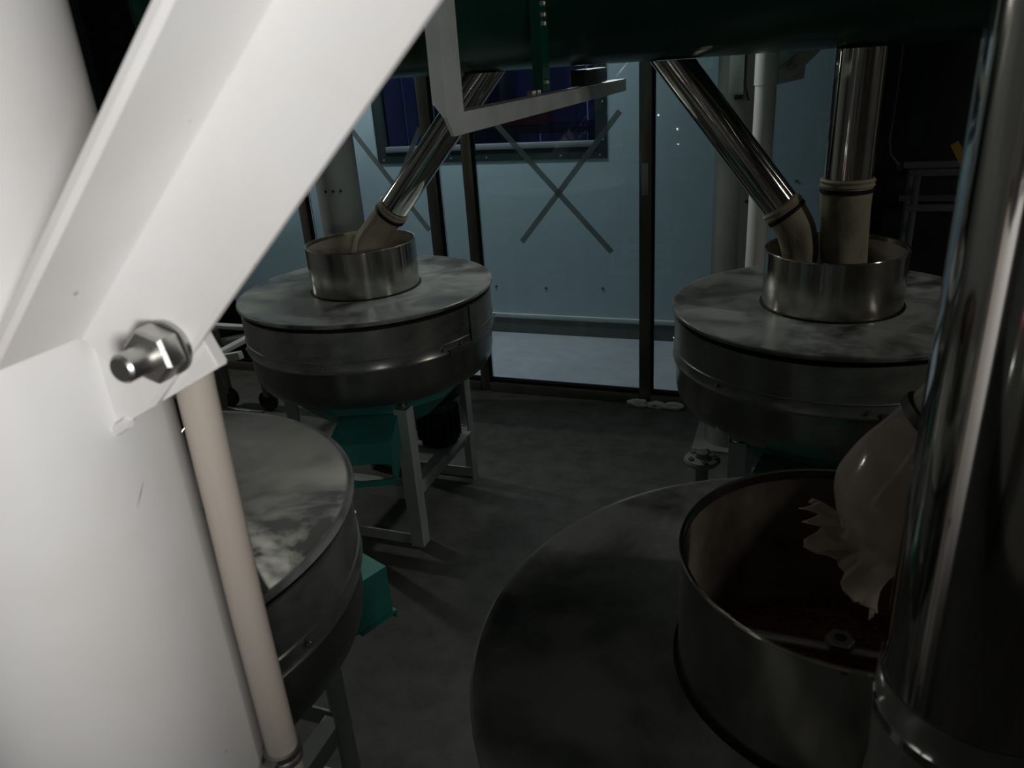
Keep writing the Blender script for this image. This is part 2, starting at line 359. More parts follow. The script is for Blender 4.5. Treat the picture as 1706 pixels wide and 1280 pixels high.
# unlit opening right of the partition, its shade painted as near-black sheets
dr = struct(empty('dark_opening', (0.86, PV, 0)), 'near-black sheets standing in for the unlit opening right of the glass partition')
B('dark_sheet', (-0.72, -0.015, 0.01), (-0.005, 0.015, 2.25), M['blackpanel'], dr, 0.004)
B('dark_sheet', (0.005, -0.015, 0.01), (0.72, 0.015, 2.25), M['blackpanel'], dr, 0.004)
B('upper_sheet', (-0.72, -0.03, 2.25), (0.72, 0.03, ZC), M['blackpanel'], dr)
B('upright_strip', (-0.49, -0.02, 1.20), (-0.43, -0.0155, 1.62), M['winframe'], dr)
struct(B('wall_back_right', (1.58, PV-0.03, 0), (UR, PV+0.03, ZC), M['darkwall']))
rk = empty('push_rack', (0.635, 3.22, 0))
for a in (-0.24, 0.24):
    for b in (-0.1, 0.1): MB().tube([(a, b, 0), (a, b, 1.15)], 0.012, 12).build('upright', M['greyrack'], rk)
for z in (1.015, 1.14):
    for b in (-0.1, 0.1): B('crossbar', (-0.27, b-0.012, z-0.012), (0.27, b+0.012, z+0.012), M['greyrack'], rk, 0.002)
B('shelf', (-0.24, -0.1, 0.3), (0.24, 0.1, 0.315), M['greyrack'], rk)
tag(rk, 'dim grey metal rack with two crossbars before the dark opening', 'rack')
ys = MB().prism([(-0.014, 0), (0.014, 0), (0.014, 0.10), (-0.014, 0.10)], (0.85, 0, 0.5), (-0.5, 0, 0.85), (0, 0.004, 0), (0.545, 3.118, 1.154)).build('yellow_strap', M['yellow'])
tag(ys, 'short yellow strap leaning on the dim grey rack', 'strap')
cb = empty('hanging_cable', (0.32, 3.385, 1.17))
MB().tube([(0, 0, 1.8), (0.002, 0, 0.9), (0.0, 0, 0.25), (-0.006, 0, 0.05), (0.004, 0, 0.0), (0.03, 0, -0.03)], 0.004, 8).build('cord', M['greyrack'], cb)
MB().tube([(0.03, 0, -0.03), (0.045, 0, -0.06)], 0.008, 10).build('plug', M['greyrack'], cb)
tag(cb, 'thin grey cable hanging before the dark opening', 'cable')

# ------------------------------------------------------------------ steel columns with braces
def brace_bar(width, thick, length):
    """L angle: length along +x, one leg down (-z) in the xz plane, other leg towards -y"""
    m = MB()
    pts = [(0, 0), (-width, 0), (-width, -thick), (-thick, -thick), (-thick, -width), (0, -width)]  # (y, z)
    return m
def column(loc, r, label, brace_labels, spec, mat, mark=False, detail=True):
    c = empty('steel_column', (*loc, 0))
    m = MB(); m.lathe([(r, 0.012), (r, ZC-0.012)], 72); m.build('shaft', mat, c)
    m = MB(); m.box((-r*1.4, -r*1.4, 0), (r*1.4, r*1.4, 0.012)); m.build('base_plate', mat, c)
    tag(c, label, 'column')
    return c
def nut_mesh(af, h):
    r_ = af/math.sqrt(3); m = MB()
    bore = af*0.26
    m.lathe([(bore, 0), (r_*0.93, 0.0), (r_, h*0.12), (r_, h*0.86), (r_*0.90, h), (bore, h)], 6, close=True)
    return m
def stud(parent, at, axis_rot, d, length, af, nut_h, mat):
    """bolt along local +z; parent frame location"""
    b = MB(); b.lathe([(0, 0), (d/2, 0), (d/2, length-0.1*d), (d/2*0.82, length), (0, length)], 28)
    o = b.build('bolt', mat, parent, loc=at); o.rotation_euler = axis_rot
    n = nut_mesh(af, nut_h).build('nut', mat, o); n.location = (0, 0, 0.004)
    w = MB().lathe([(d*0.55, 0), (af*0.57, 0), (af*0.57, 0.003), (d*0.55, 0.003)], 28, close=True).build('washer', mat, o)
    return o
def angle_brace(org, d, width, thick, length, mat, label, start=0.0, bolt=None, cut=0.0):
    """origin = corner of the L at its lower end, d = unit vector in the xz plane going up; flange 1 lies in the xz plane, flange 2 reaches to -y"""
    e = empty('angle_brace', org)
    d = Vector(d).normalized(); n = Vector((d.z, 0, -d.x))   # n: in plane, downwards to the right
    fl = thick*0.6
    m = MB()
    prof = [(0, 0), (width, 0), (width, -thick*0.6), (width-thick*0.4, -thick), (thick+fl, -thick), (thick+fl*0.3, -thick-fl*0.3), (thick, -thick-fl), (thick, -width+thick*0.4), (thick*0.6, -width), (0, -width)]
    m.prism(prof, n, Vector((0, 1, 0)), d*length)
    m.build('angle_bar', mat, e)
    tag(e, label, 'brace')
    return e, d, n

# near white column, camera side
CU, CV, CR = -0.500, 0.325, 0.10
col0 = column((CU, CV), CR, 'big white round column in the near left foreground with bolted bracket', None, None, M['white'])
PD = Vector((0.725, 0, 0.689)); PN = Vector((0.689, 0, -0.725))      # along the brace, across it
PVF = 0.32                                                          # front face of the gusset
k = PVF/0.35
pb = MB()
P_ = [(-0.448, 1.376), (-0.336, 1.434), (-0.352, 1.50), (-0.445, 1.455)]
corn = [(-0.449, 1.376), (-0.336, 1.435), (-0.372, 1.52), (-0.485, 1.46)]
corn = [(a*k - CU, 1.6 + (z-1.6)*k) for a, z in corn]
pb.prism([(a, z) for a, z in corn], (1, 0, 0), (0, 0, 1), (0, 0.010, 0), (0, PVF-CV, 0))
bmesh.ops.bevel(pb.bm, geom=[e for e in pb.bm.edges], offset=0.0012, segments=2, affect='EDGES')
pb.build('gusset_plate', M['white'], col0)
# weld bead where the plate meets the shaft
wp = [Vector((corn[0][0]+(corn[3][0]-corn[0][0])*t_/12 - 0.001, PVF-CV-0.002, corn[0][1]+(corn[3][1]-corn[0][1])*t_/12)) for t_ in range(13)]
wp = [Vector((-math.sqrt(max(CR*CR-p.y*p.y, 0)) if False else p.x, p.y, p.z)) for p in wp]
MB().tube(wp, [0.006+0.0012*math.sin(i*2.1) for i in range(13)], 10).build('weld_bead', M['white'], col0)
wq = [Vector((corn[0][0]+0.002+0.02*i/4, PVF-CV-0.001, corn[0][1]+0.011*i/4)) for i in range(5)]
MB().tube(wq, 0.004, 8).build('weld_bead', M['white'], col0)
def scuff(ang, z, L, tilt):
    m = MB(); a_ = []
    n = 8
    for i in range(n+1):
        t_ = (i/n-0.5)*L; a = R(ang) + t_*math.cos(R(tilt))/CR; zz = z + t_*math.sin(R(tilt)); w = 0.0007*(1-abs(i/n-0.5)*1.6)
        a_.append((m.bm.verts.new(((CR+0.0003)*math.cos(a), (CR+0.0003)*math.sin(a), zz-w)), m.bm.verts.new(((CR+0.0003)*math.cos(a), (CR+0.0003)*math.sin(a), zz+w))))
    for p, q in zip(a_, a_[1:]): m.bm.faces.new((p[0], q[0], q[1], p[1]))
    m.build('scuff_mark', M['scuff'], col0)
scuff(-2, 1.350, 0.018, 55); scuff(-62, 1.335, 0.016, 25); scuff(-70, 1.03, 0.02, -15)
BW = 0.0655
bc = Vector((-0.440*k, PVF-0.001, 1.6+(1.458-1.6)*k))
br0, bd, bn = angle_brace(bc, PD, BW, 0.0065, 0.95, M['white'], 'bright white angle-iron brace bolted to the near column')
nutc = Vector((-0.381*k+0.017, PVF-0.008, 1.6+(1.443-1.6)*k+0.007)) - bc
stud(br0, nutc, (R(90), R(18), 0), 0.0165, 0.036, 0.0285, 0.014, M['bolt'])

# cream conduit beside the near column
cp_ = empty('conduit_pipe', (-0.398, 0.385, 0))
MB().tube([(0.006, 0.002, 1.455), (0.003, 0.001, 1.40), (0.0, 0, 1.2), (0, 0, 0.9), (0, 0, 0.0)], 0.0138, 28).build('tube', M['pvc'], cp_)
MB().lathe([(0.0136, 0), (0.0165, 0.001), (0.0165, 0.006), (0.0155, 0.008), (0.0165, 0.010), (0.0165, 0.015), (0.0136, 0.016)], 28).build('clamp_band', M['bolt'], cp_, loc=(0, 0, 1.035))
B('clamp_screw', (-0.006, -0.022, 1.036), (0.006, -0.015, 1.048), M['bolt'], cp_)
tag(cp_, 'cream plastic conduit running down beside the near white column', 'pipe')

# far columns
def far_column(u, v, r, label, blabel, flip):
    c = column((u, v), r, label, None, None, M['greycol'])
    for kx in (-0.035, 0.0, 0.035):
        a = math.atan2(-v, -u) + kx/r*1.0 - (0.25 if u < -1 else -0.6)
        m = MB().lathe([(0, 0.006), (0.006, 0.005), (0.007, 0)], 10).build('bolt_head', M['black'], c, loc=(r*math.cos(a), r*math.sin(a), 1.115 if u < -1 else 1.06)); m.rotation_euler = (0, R(90), a)
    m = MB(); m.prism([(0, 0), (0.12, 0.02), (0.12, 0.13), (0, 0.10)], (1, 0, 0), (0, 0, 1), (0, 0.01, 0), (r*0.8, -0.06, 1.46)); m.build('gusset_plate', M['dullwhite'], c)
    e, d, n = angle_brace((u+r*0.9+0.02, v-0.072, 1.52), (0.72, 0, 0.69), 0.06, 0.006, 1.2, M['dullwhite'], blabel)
    stud(e, d*0.035+n*0.03+Vector((0, -0.008, 0)), (R(90), 0, 0), 0.014, 0.03, 0.024, 0.011, M['bolt'])
    return c
far_column(-2.02, 3.10, 0.10, 'round grey-white column behind the far left mill', 'angle brace at the top of the column behind the far left mill', 1)
cc = far_column(-0.215, 3.10, 0.10, 'round grey-white column behind the slanting pipe of the right mill', 'angle brace with a shiny bolt beside the white drain pipe', 1)
B('clip_plate', (-0.05, -0.115, 1.44), (0.0, -0.098, 1.58), M['dullwhite'], cc, 0.002)
MB().tube([(0.004, -0.11, 1.6), (0.004, -0.112, 1.47), (0.02, -0.118, 1.42)], 0.004, 8).build('hook', M['black'], cc)
B('clip', (-0.03, -0.125, 1.425), (0.0, -0.108, 1.44), M['black'], cc, 0.002)
dp = empty('drain_pipe', (-0.136, 2.915, 0))
MB().lathe([(0.036, 0), (0.036, ZC-0.002)], 32).build('tube', M['white'], dp)
MB().lathe([(0.0355, 0), (0.040, 0.002), (0.040, 0.35), (0.0355, 0.352)], 32).build('coupling', M['white'], dp, loc=(0, 0, 1.47))
tag(dp, 'white vertical drain pipe beside the right far column', 'pipe')

# ------------------------------------------------------------------ stone mills
LZ = 0.90; HR = 0.190; HH = 0.162
def mill(loc, label, spout, motor, seam=None, lever=True, leg_list=((1, -1), (1, 1), (-1, 1), (-1, -1))):
    e = empty('stone_mill', (*loc, 0))
    # frame
    for sx, sy in leg_list:
        x, y = 0.245*sx, 0.262*sy
        m = MB()
        m.prism([(0, 0), (0.05, 0), (0.05, 0.006), (0.006, 0.006), (0.006, 0.05), (0, 0.05)], (-sx, 0, 0), (0, -sy, 0), (0, 0, 0.548), (x, y, 0))
        lg = m.build('leg', M['framewhite'], e, smooth=False)
        sc = MB(); sc.lathe([(0, 0), (0.010, 0), (0.010, 0.042), (0, 0.042)], 12); sc.lathe([(0, 0.004), (0.017, 0.004), (0.017, 0.014), (0, 0.014)], 6)
        sc.build('levelling_bolt', M['bolt'], lg, loc=(x-sx*0.022, y-sy*0.022, 0.548))
        B('lug', (x-sx*0.022-0.02, y-sy*0.022-0.02, 0.586), (x-sx*0.022+0.02, y-sy*0.022+0.02, 0.5975), M['framewhite'], lg)
    for z0, z1 in ((0.195, 0.245),):
        for sy in (-1, 1): B('frame_rail', (-0.238, sy*0.2525-0.003, z0), (0.238, sy*0.2525+0.003, z1), M['framewhite'], e)
        for sx in (-1, 1): B('frame_rail', (sx*0.2355-0.003, -0.249, z0), (sx*0.2355+0.003, 0.249, z1), M['framewhite'], e)
        B('frame_shelf', (-0.232, -0.249, z1-0.012), (0.232, -0.20, z1-0.006), M['framewhite'], e); B('frame_shelf', (0.19, -0.2, z1-0.012), (0.232, 0.249, z1-0.006), M['framewhite'], e)
    B('frame_rail', (-0.238, -0.2555, 0.004), (0.238, -0.2495, 0.045), M['framewhite'], e)
    B('frame_rail', (-0.238, 0.2495, 0.004), (0.238, 0.2555, 0.045), M['framewhite'], e)
    # green flour tray with outlet chute
    tr = MB(); tr.lathe([(0.0, 0.40), (0.16, 0.40), (0.24, 0.45), (0.325, 0.535), (0.325, 0.592), (0.315, 0.592), (0.315, 0.54), (0.23, 0.46), (0, 0.41)], 10, a0=R(18), a1=R(378)); tr.build('flour_tray', M['teal'], e, smooth=False)
    ca, sa = math.cos(spout), math.sin(spout); ax, ay = Vector((ca, sa, 0)), Vector((-sa, ca, 0))
    ch = MB(); mtx = Matrix(((ax.x, ay.x, 0, 0), (ax.y, ay.y, 0, 0), (0, 0, 1, 0), (0, 0, 0, 1)))
    w = 0.10
    ch.box((0.15, -w, 0.52), (0.517, w, 0.53), 0, mtx)
    ch.box((0.15, -w, 0.40), (0.517, -w+0.008, 0.52), 0, mtx); ch.box((0.15, w-0.008, 0.40), (0.517, w, 0.52), 0, mtx)
    ch.box((0.509, -w+0.008, 0.455), (0.517, w-0.008, 0.52), 0, mtx)
    co = ch.build('outlet_chute', M['teal'], e, smooth=False)
    fl = MB(); fl.box((0.519, -w-0.005, 0.38), (0.525, w+0.005, 0.40), 0, mtx); fl.box((0.42, -w-0.004, 0.39), (0.519, -w+0.012, 0.40), 0, mtx); fl.box((0.42, w-0.012, 0.39), (0.519, w+0.004, 0.40), 0, mtx); fl.build('chute_lip', M['teal'], co, smooth=False)
    # housing
    MB().lathe([(0.0, 0.598), (0.385, 0.598), (0.412, 0.606), (0.428, 0.63), (0.433, 0.66), (0.433, 0.742), (0.40, 0.742)], 96).build('lower_drum', M['lower'], e)
    MB().lathe([(0.425, 0.735), (0.442, 0.736), (0.444, 0.742), (0.440, 0.748), (0.440, 0.772), (0.443, 0.775), (0.440, 0.778), (0.440, 0.872), (0.43, 0.874)], 96).build('upper_drum', M['band'], e)
    MB().lathe([(0.405, 0.872), (0.436, 0.872), (0.436, 0.890), (0.405, 0.890)], 96, close=True).build('gasket_gap', M['rubber'], e)  # black ring painted in for the shaded gap under the lid
    ld = MB().lathe([(HR+0.006, LZ-0.004), (HR+0.006, LZ), (0.434, LZ), (0.437, LZ+0.002), (0.446, LZ+0.002), (0.4495, LZ-0.001), (0.450, LZ-0.006), (0.4485, LZ-0.010), (HR+0.006, LZ-0.010)], 96, close=True).build('lid', M['lid'], e)
    # sheet seam with a lapped latch
    sa_ = R(seam if seam is not None else -20)
    for rad, z0, z1, mt in ((0.4405, 0.742, 0.872, 'band'),):
        MB().lathe([(rad, z0+0.0), (rad+0.004, z0), (rad+0.004, z1), (rad, z1)], 8, a0=sa_, a1=sa_+0.16, close=True).build('lap_strip', M[mt], e)
    MB().lathe([(0.4405, 0.735), (0.447, 0.735), (0.447, 0.752), (0.4405, 0.752)], 10, a0=sa_-0.25, a1=sa_, close=True).build('latch_strip', M['sheet'], e)
    for a in [sa_-0.13] + [sa_-1.2+0.9*i for i in range(-1, 6)]:
        b_ = MB().lathe([(0, 0.006), (0.005, 0.005), (0.006, 0)], 10).build('screw', M['bolt'], e, loc=(0.4445*math.cos(a), 0.4445*math.sin(a), 0.760)); b_.rotation_euler = (0, R(90), a)
    # hopper
    hp = MB().lathe([(HR, LZ-0.06), (HR, LZ+HH-0.004), (HR+0.0022, LZ+HH-0.001), (HR+0.0012, LZ+HH+0.001), (HR-0.0028, LZ+HH), (HR-0.0028, LZ-0.06)], 96, close=True).build('hopper', M['hopper'], e)
    MB().lathe([(HR+0.0005, LZ-0.003), (HR+0.006, LZ-0.003), (HR+0.006, LZ+0.003), (HR+0.0005, LZ+0.003)], 72, close=True).build('hopper_gap_ring', M['rubber'], hp)  # shade of the groove at the hopper foot, drawn as a black ring
    a = math.atan2(-loc[1], -loc[0]) + 0.02
    MB().lathe([(HR+0.0002, LZ+0.004), (HR+0.0016, LZ+0.004), (HR+0.0016, LZ+HH-0.006), (HR+0.0002, LZ+HH-0.006)], 2, a0=a, a1=a+0.035, close=True).build('seam_strip', M['hopper'], hp)
    MB().lathe([(HR-0.0034, LZ-0.057), (HR-0.0034, LZ+HH-0.012)], 72).build('dust_lining', M['lining'], hp)
    MB().lathe([(0, 0), (HR-0.004, 0)], 48).build('hopper_floor', M['sheet'], hp, loc=(0, 0, LZ-0.058))
    brg = MB(); brg.tube([(-HR+0.003, 0, LZ+0.02), (HR-0.003, 0, LZ+0.02)], 0.008, 12); brg.build('cross_bar', M['bolt'], hp)
    nut_mesh(0.03, 0.014).build('centre_nut', M['bolt'], hp, loc=(0, 0, LZ+0.026))
    # motor with pulley
    if motor:
        mx, my = motor
        mo = MB(); mo.lathe([(0, 0.246), (0.07, 0.246), (0.075, 0.26), (0.075, 0.40), (0.06, 0.42), (0, 0.42)], 32)
        for i in range(16):
            a = 2*PI*i/16; mo.box((0.07, -0.003, 0.27), (0.086, 0.003, 0.395), 0, Matrix.Rotation(a, 4, 'Z'))
        mm = mo.build('motor', M['black'], e, loc=(mx, my, 0))
        MB().lathe([(0.012, 0.42), (0.012, 0.44), (0.055, 0.44), (0.10, 0.447), (0.10, 0.452), (0.085, 0.462), (0.10, 0.472), (0.10, 0.477), (0.085, 0.487), (0.10, 0.497), (0.10, 0.504), (0.05, 0.506), (0.05, 0.49), (0.02, 0.49), (0.02, 0.515), (0, 0.515)], 40).build('pulley', M['black'], mm)
        B('motor_plate', (mx-0.09, my-0.10, 0.238), (mx+0.09, my+0.10, 0.246), M['framewhite'], e)
    tag(e, label, 'mill', 'stainless stone mills')
    return e
def grain(loc, label, h=0.05):
    m = MB(); n, k_ = 48, 14
    rows = []
    for j in range(k_+1):
        rr = (HR-0.006)*j/k_
        rows.append([m.bm.verts.new((rr*math.cos(2*PI*i/n), rr*math.sin(2*PI*i/n), h*(1-(j/k_)**1.5)*0.8 + 0.012*noise.noise(Vector((rr*30*math.cos(2*PI*i/n)+loc[0]*9, rr*30*math.sin(2*PI*i/n), 3)))) ) for i in range(n)] if j else [m.bm.verts.new((0, 0, h*0.8))])
    for a_, b_ in zip(rows, rows[1:]):
        for i in range(n):
            if len(a_) == 1: m.bm.faces.new((a_[0], b_[i], b_[(i+1) % n]))
            else: m.bm.faces.new((a_[i], b_[i], b_[(i+1) % n], a_[(i+1) % n]))
    for i in range(420):
        a, rr = random.uniform(0, 2*PI), (HR-0.012)*math.sqrt(random.random())
        z = h*(1-(rr/HR)**1.5)*0.8 + 0.004
        v0 = len(m.bm.verts); r_ = bmesh.ops.create_icosphere(m.bm, subdivisions=1, radius=1)
        rot = Matrix.Rotation(random.uniform(0, PI), 3, 'Z')
        for v in r_['verts']: v.co = rot @ Vector((v.co.x*0.0045, v.co.y*0.0022, v.co.z*0.002)) + Vector((rr*math.cos(a), rr*math.sin(a), z))
    o = m.build('wheat_grain', M['grain'], loc=(loc[0], loc[1], LZ-0.052)); o['kind'] = 'stuff'
    return tag(o, label, 'grain')
M1, M2, M3, M4 = (-1.427, 2.277), (0.108, 2.283), (-1.129, 0.813), (0.087, 0.793)
mill(M1, 'far left stainless mill with one slanting pipe over its hopper', R(-68.5), (0.17, 0.10), -12)
mill(M2, 'far right stainless mill with two canvas-sleeved pipes in its hopper', R(-100), None, -60)
mill(M3, 'near left stainless mill half hidden by the white column', R(68.5), None, -40)
mill(M4, 'nearest right stainless mill with a plastic bag hanging in its hopper', R(60), None, 100)
grain(M1, 'brown grain in the hopper of the far left mill'); grain(M2, 'brown grain in the hopper of the far right mill')
grain(M3, 'brown grain in the hopper of the near left mill'); grain(M4, 'brown grain in the hopper of the nearest right mill', 0.07)
# white flange on the floor frame beside the far right mill
fl = empty('flange_bracket', (M2[0]-0.325, M2[1]-0.20, 0))
MB().tube([(0, 0, 0.0), (0, 0, 0.44)], 0.02, 16).build('stem', M['greycol'], fl)
MB().lathe([(0, 0.44), (0.05, 0.44), (0.055, 0.448), (0.05, 0.456), (0.022, 0.46), (0.018, 0.475), (0, 0.475)], 32).build('flange_disc', M['greycol'], fl)
for i in range(5):
    a = i*2*PI/5; nut_mesh(0.016, 0.009).build('nut', M['bolt'], fl, loc=(0.037*math.cos(a), 0.037*math.sin(a), 0.4555))
MB().lathe([(0, 0), (0.06, 0), (0.06, 0.008), (0, 0.008)], 24).build('foot_plate', M['greycol'], fl)
tag(fl, 'small white bolted flange on a stem left of the right mill', 'bracket')

# ------------------------------------------------------------------ green conveyor trough and its hanging frame
TZ, TR_, TV = 1.578, 0.27, 2.28
tk = empty('screw_conveyor', (-0.7, TV, TZ))
n = 40; sec = [(-TR_, 0.62)] + [(-TR_*math.cos(PI*i/n), TR_ - TR_*math.sin(PI*i/n)) for i in range(n+1)] + [(TR_, 0.62)]
tb = MB(); tb.prism(sec, (0, 1, 0), (0, 0, 1), (3.2, 0, 0), (-1.2, 0, 0)); tb.build('trough', M['green'], tk)
B('cover', (-1.22, -TR_-0.05, 0.622), (2.02, TR_+0.05, 0.65), M['green'], tk, 0.004)
for x in (-1.2, 1.985): 
    pl = MB(); pl.prism([(a*1.12, b*1.0-0.0 if b > 0.3 else b-0.03) for a, b in sec], (0, 1, 0), (0, 0, 1), (0.015, 0, 0), (x-(0.016 if x < 0 else -0.016), 0, 0)); pl.build('end_plate', M['green'], tk)
# foot standing on the arm
ft = MB(); ft.prism([(0, 0), (0.055, 0), (0.055, 0.006), (0.006, 0.006), (0.006, 0.026), (0, 0.026)], (0, 1, 0), (-1, 0, 0), (0, 0, 0.66), (0.075, -0.335, -0.052)); ft.build('support_foot', M['green'], tk, smooth=False)
B('foot_gusset', (0.046, -0.278, -0.052), (0.074, -0.272, 0.10), M['green'], tk)
for y, z in ((-0.305, 0.105), (-0.305, 0.125), (-0.305, 0.15), (-0.305, -0.03)):
    b_ = MB().lathe([(0, 0.008), (0.006, 0.007), (0.009, 0.004), (0.009, 0)], 6).build('bolt_head', M['bolt'], tk, loc=(0.075, y, z)); b_.rotation_euler = (0, R(90), 0)
tag(tk, 'dark green conveyor trough hanging across the top of the room', 'conveyor')
hf = empty('conveyor_support', (-0.60, 1.30, 1.482))
HT = ZC-1.482
m = MB(); m.prism([(0, 0.035), (0.028, 0.0), (0.078, 0.0), (0.078, HT), (0, HT)], (0, 1, 0), (0, 0, 1), (-0.007, 0, 0)); m.build('hanger', M['framewhite'], hf, smooth=False)
m = MB(); m.prism([(-0.007, 0.035), (-0.026, 0.06), (-0.026, HT), (-0.007, HT)], (1, 0, 0), (0, 0, 1), (0, 0.006, 0), (0, 0, 0)); m.build('hanger_flange', M['framewhite'], hf, smooth=False)
m = MB(); m.prism([(0.0, 0.0), (0.0, 0.039), (-0.045, 0.039), (-0.045, 0.033), (-0.006, 0.033), (-0.006, 0.0)], (1, 0, 0), (0, 0, 1), (0, 1.44, 0), (0, 0.078, 0)); m.build('arm', M['framewhite'], hf, smooth=False)
for y in (0.56, 0.60): 
    nut_mesh(0.020, 0.012).build('nut', M['bolt'], hf, loc=(-0.028, y, 0.0395))
B('gearbox', (-0.05, 0.98, 0.041), (-0.006, 1.26, 0.085), M['black'], hf, 0.006)
tag(hf, 'white angle-steel hanger with a level arm below the green conveyor', 'frame')

# ------------------------------------------------------------------ feed pipes with sleeves
def sleeve_wob(i, seed, amp=0.10):
    return lambda t, a: 1 + amp*t*noise.noise(Vector((math.cos(a)*1.3+seed, math.sin(a)*1.3, t*2.5))) + 0.03*math.sin(a*6+seed)*t
def feed_pipe(label, top, bot, r, path, prad, seed, mat='canvas', n=40, amp=0.45, tie=True, flange=False, cut=None):
    bot, top = Vector(bot), Vector(top)
    e = empty('feed_pipe', bot)
    d = (top-bot); 
    # tube: built along local z so that its grain runs round it, then turned
    L = d.length; m = MB(); m.lathe([(r-0.002, 0), (r, 0), (r, L), (r-0.002, L)], 64, close=True)
    q = d.to_track_quat('Z', 'Y')
    if cut:                                   # top cut level against the underside of the trough
        for v in m.bm.verts:
            if v.co.z > L*0.5: v.co.z += (cut - (q @ v.co + bot).z)/(d.z/L)
    o = m.build('tube', M['polished'], e); o.rotation_mode = 'QUATERNION'; o.rotation_quaternion = q
    if flange:
        o2 = MB().lathe([(r, L-0.02), (r+0.012, L-0.02), (r+0.012, L-0.012), (r, L-0.012)], 48).build('collar', M['polished'], e); o2.rotation_mode = 'QUATERNION'; o2.rotation_quaternion = d.to_track_quat('Z', 'Y')
    dn = d.normalized()
    if path:
        pts = [dn*0.05, dn*0.02] + [Vector(p)-bot for p in path]
        rr = [r+0.003, r+0.004] + list(prad)
        # resample
        P2, R2 = [], []
        for i in range(len(pts)-1):
            for s_ in range(6):
                t_ = s_/6; P2.append(pts[i].lerp(pts[i+1], t_)); R2.append(rr[i]+(rr[i+1]-rr[i])*t_)
        P2.append(pts[-1]); R2.append(rr[-1])
        for _ in range(3):
            P2 = [P2[0]] + [(P2[i-1]+P2[i]*2+P2[i+1])/4 for i in range(1, len(P2)-1)] + [P2[-1]]
            R2 = R2[:2] + [(R2[i-1]+R2[i]*2+R2[i+1])/4 for i in range(2, len(R2)-1)] + [R2[-1]]
        s = MB().tube(P2, R2, n, cap=False, wob=sleeve_wob(0, seed, amp)).build('sleeve', M[mat], e, solid=0.0012)
        if tie:
            tb_ = MB().lathe([(r+0.004, -0.006), (r+0.0075, -0.005), (r+0.0075, 0.005), (r+0.004, 0.006)], 40).build('tie_band', M['rubber'], e, loc=dn*0.022)
            tb_.rotation_mode = 'QUATERNION'; tb_.rotation_quaternion = d.to_track_quat('Z', 'Y')
            rb = MB().lathe([(r+0.003, 0.0), (r+0.008, 0.004), (r+0.006, 0.012), (r+0.009, 0.018), (r+0.004, 0.024)], 40).build('sleeve_cuff', M[mat], e, loc=dn*0.03)
            rb.rotation_mode = 'QUATERNION'; rb.rotation_quaternion = d.to_track_quat('Z', 'Y')
    tag(e, label, 'pipe', 'polished feed pipes')
    return e
feed_pipe('polished pipe slanting down to the far left mill', (-0.913, 2.28, 1.577), (-1.311, 2.28, 1.138), 0.048,
          [(-1.345, 2.28, 1.11), (-1.39, 2.27, 1.06), (-1.405, 2.265, 1.0), (-1.407, 2.265, 0.955)], [0.052, 0.054, 0.050, 0.045], 1.3, cut=1.5765)
feed_pipe('polished pipe slanting down left of the vertical one at the right mill', (-0.356, 2.28, 1.577), (-0.017, 2.28, 1.141), 0.050,
          [(-0.003, 2.28, 1.115), (0.012, 2.278, 1.06), (0.016, 2.275, 1.0), (0.014, 2.275, 0.96)], [0.053, 0.048, 0.040, 0.036], 4.1, amp=0.25, cut=1.5765)
feed_pipe('polished vertical pipe dropping straight into the far right mill', (0.120, 2.28, 1.5765), (0.120, 2.28, 1.20), 0.062,
          [(0.121, 2.28, 1.17), (0.126, 2.28, 1.10), (0.130, 2.28, 1.03), (0.130, 2.28, 0.99)], [0.063, 0.061, 0.058, 0.056], 8.2, amp=0.22)
# nearest mill: big pipe beside the camera and a slanting pipe with the plastic bag
fp = feed_pipe('big polished vertical pipe in the near right foreground', (0.144, 0.479, ZC), (0.144, 0.479, 1.155), 0.0625, None, None, 0)
MB().tube([(0, 0, 0.03), (0, 0, -0.01), (0.001, 0, -0.06), (-0.002, 0.002, -0.12), (0.002, 0, -0.17), (0.0, 0.0, -0.215)], [0.0638, 0.0640, 0.062, 0.0615, 0.061, 0.060], 40, cap=False, wob=sleeve_wob(0, 3.3, 0.12)).build('film_sleeve', M['film'], fp, solid=0.0008)
MB().lathe([(0.0627, -0.006), (0.0655, -0.004), (0.0655, 0.004), (0.0627, 0.006)], 48).build('rim_band', M['polished'], fp)
bag = feed_pipe('polished pipe ending in a cloudy plastic bag over the nearest hopper', (1.08, 0.80, 2.46), (0.162, 0.80, 1.212), 0.052, None, None, 0)
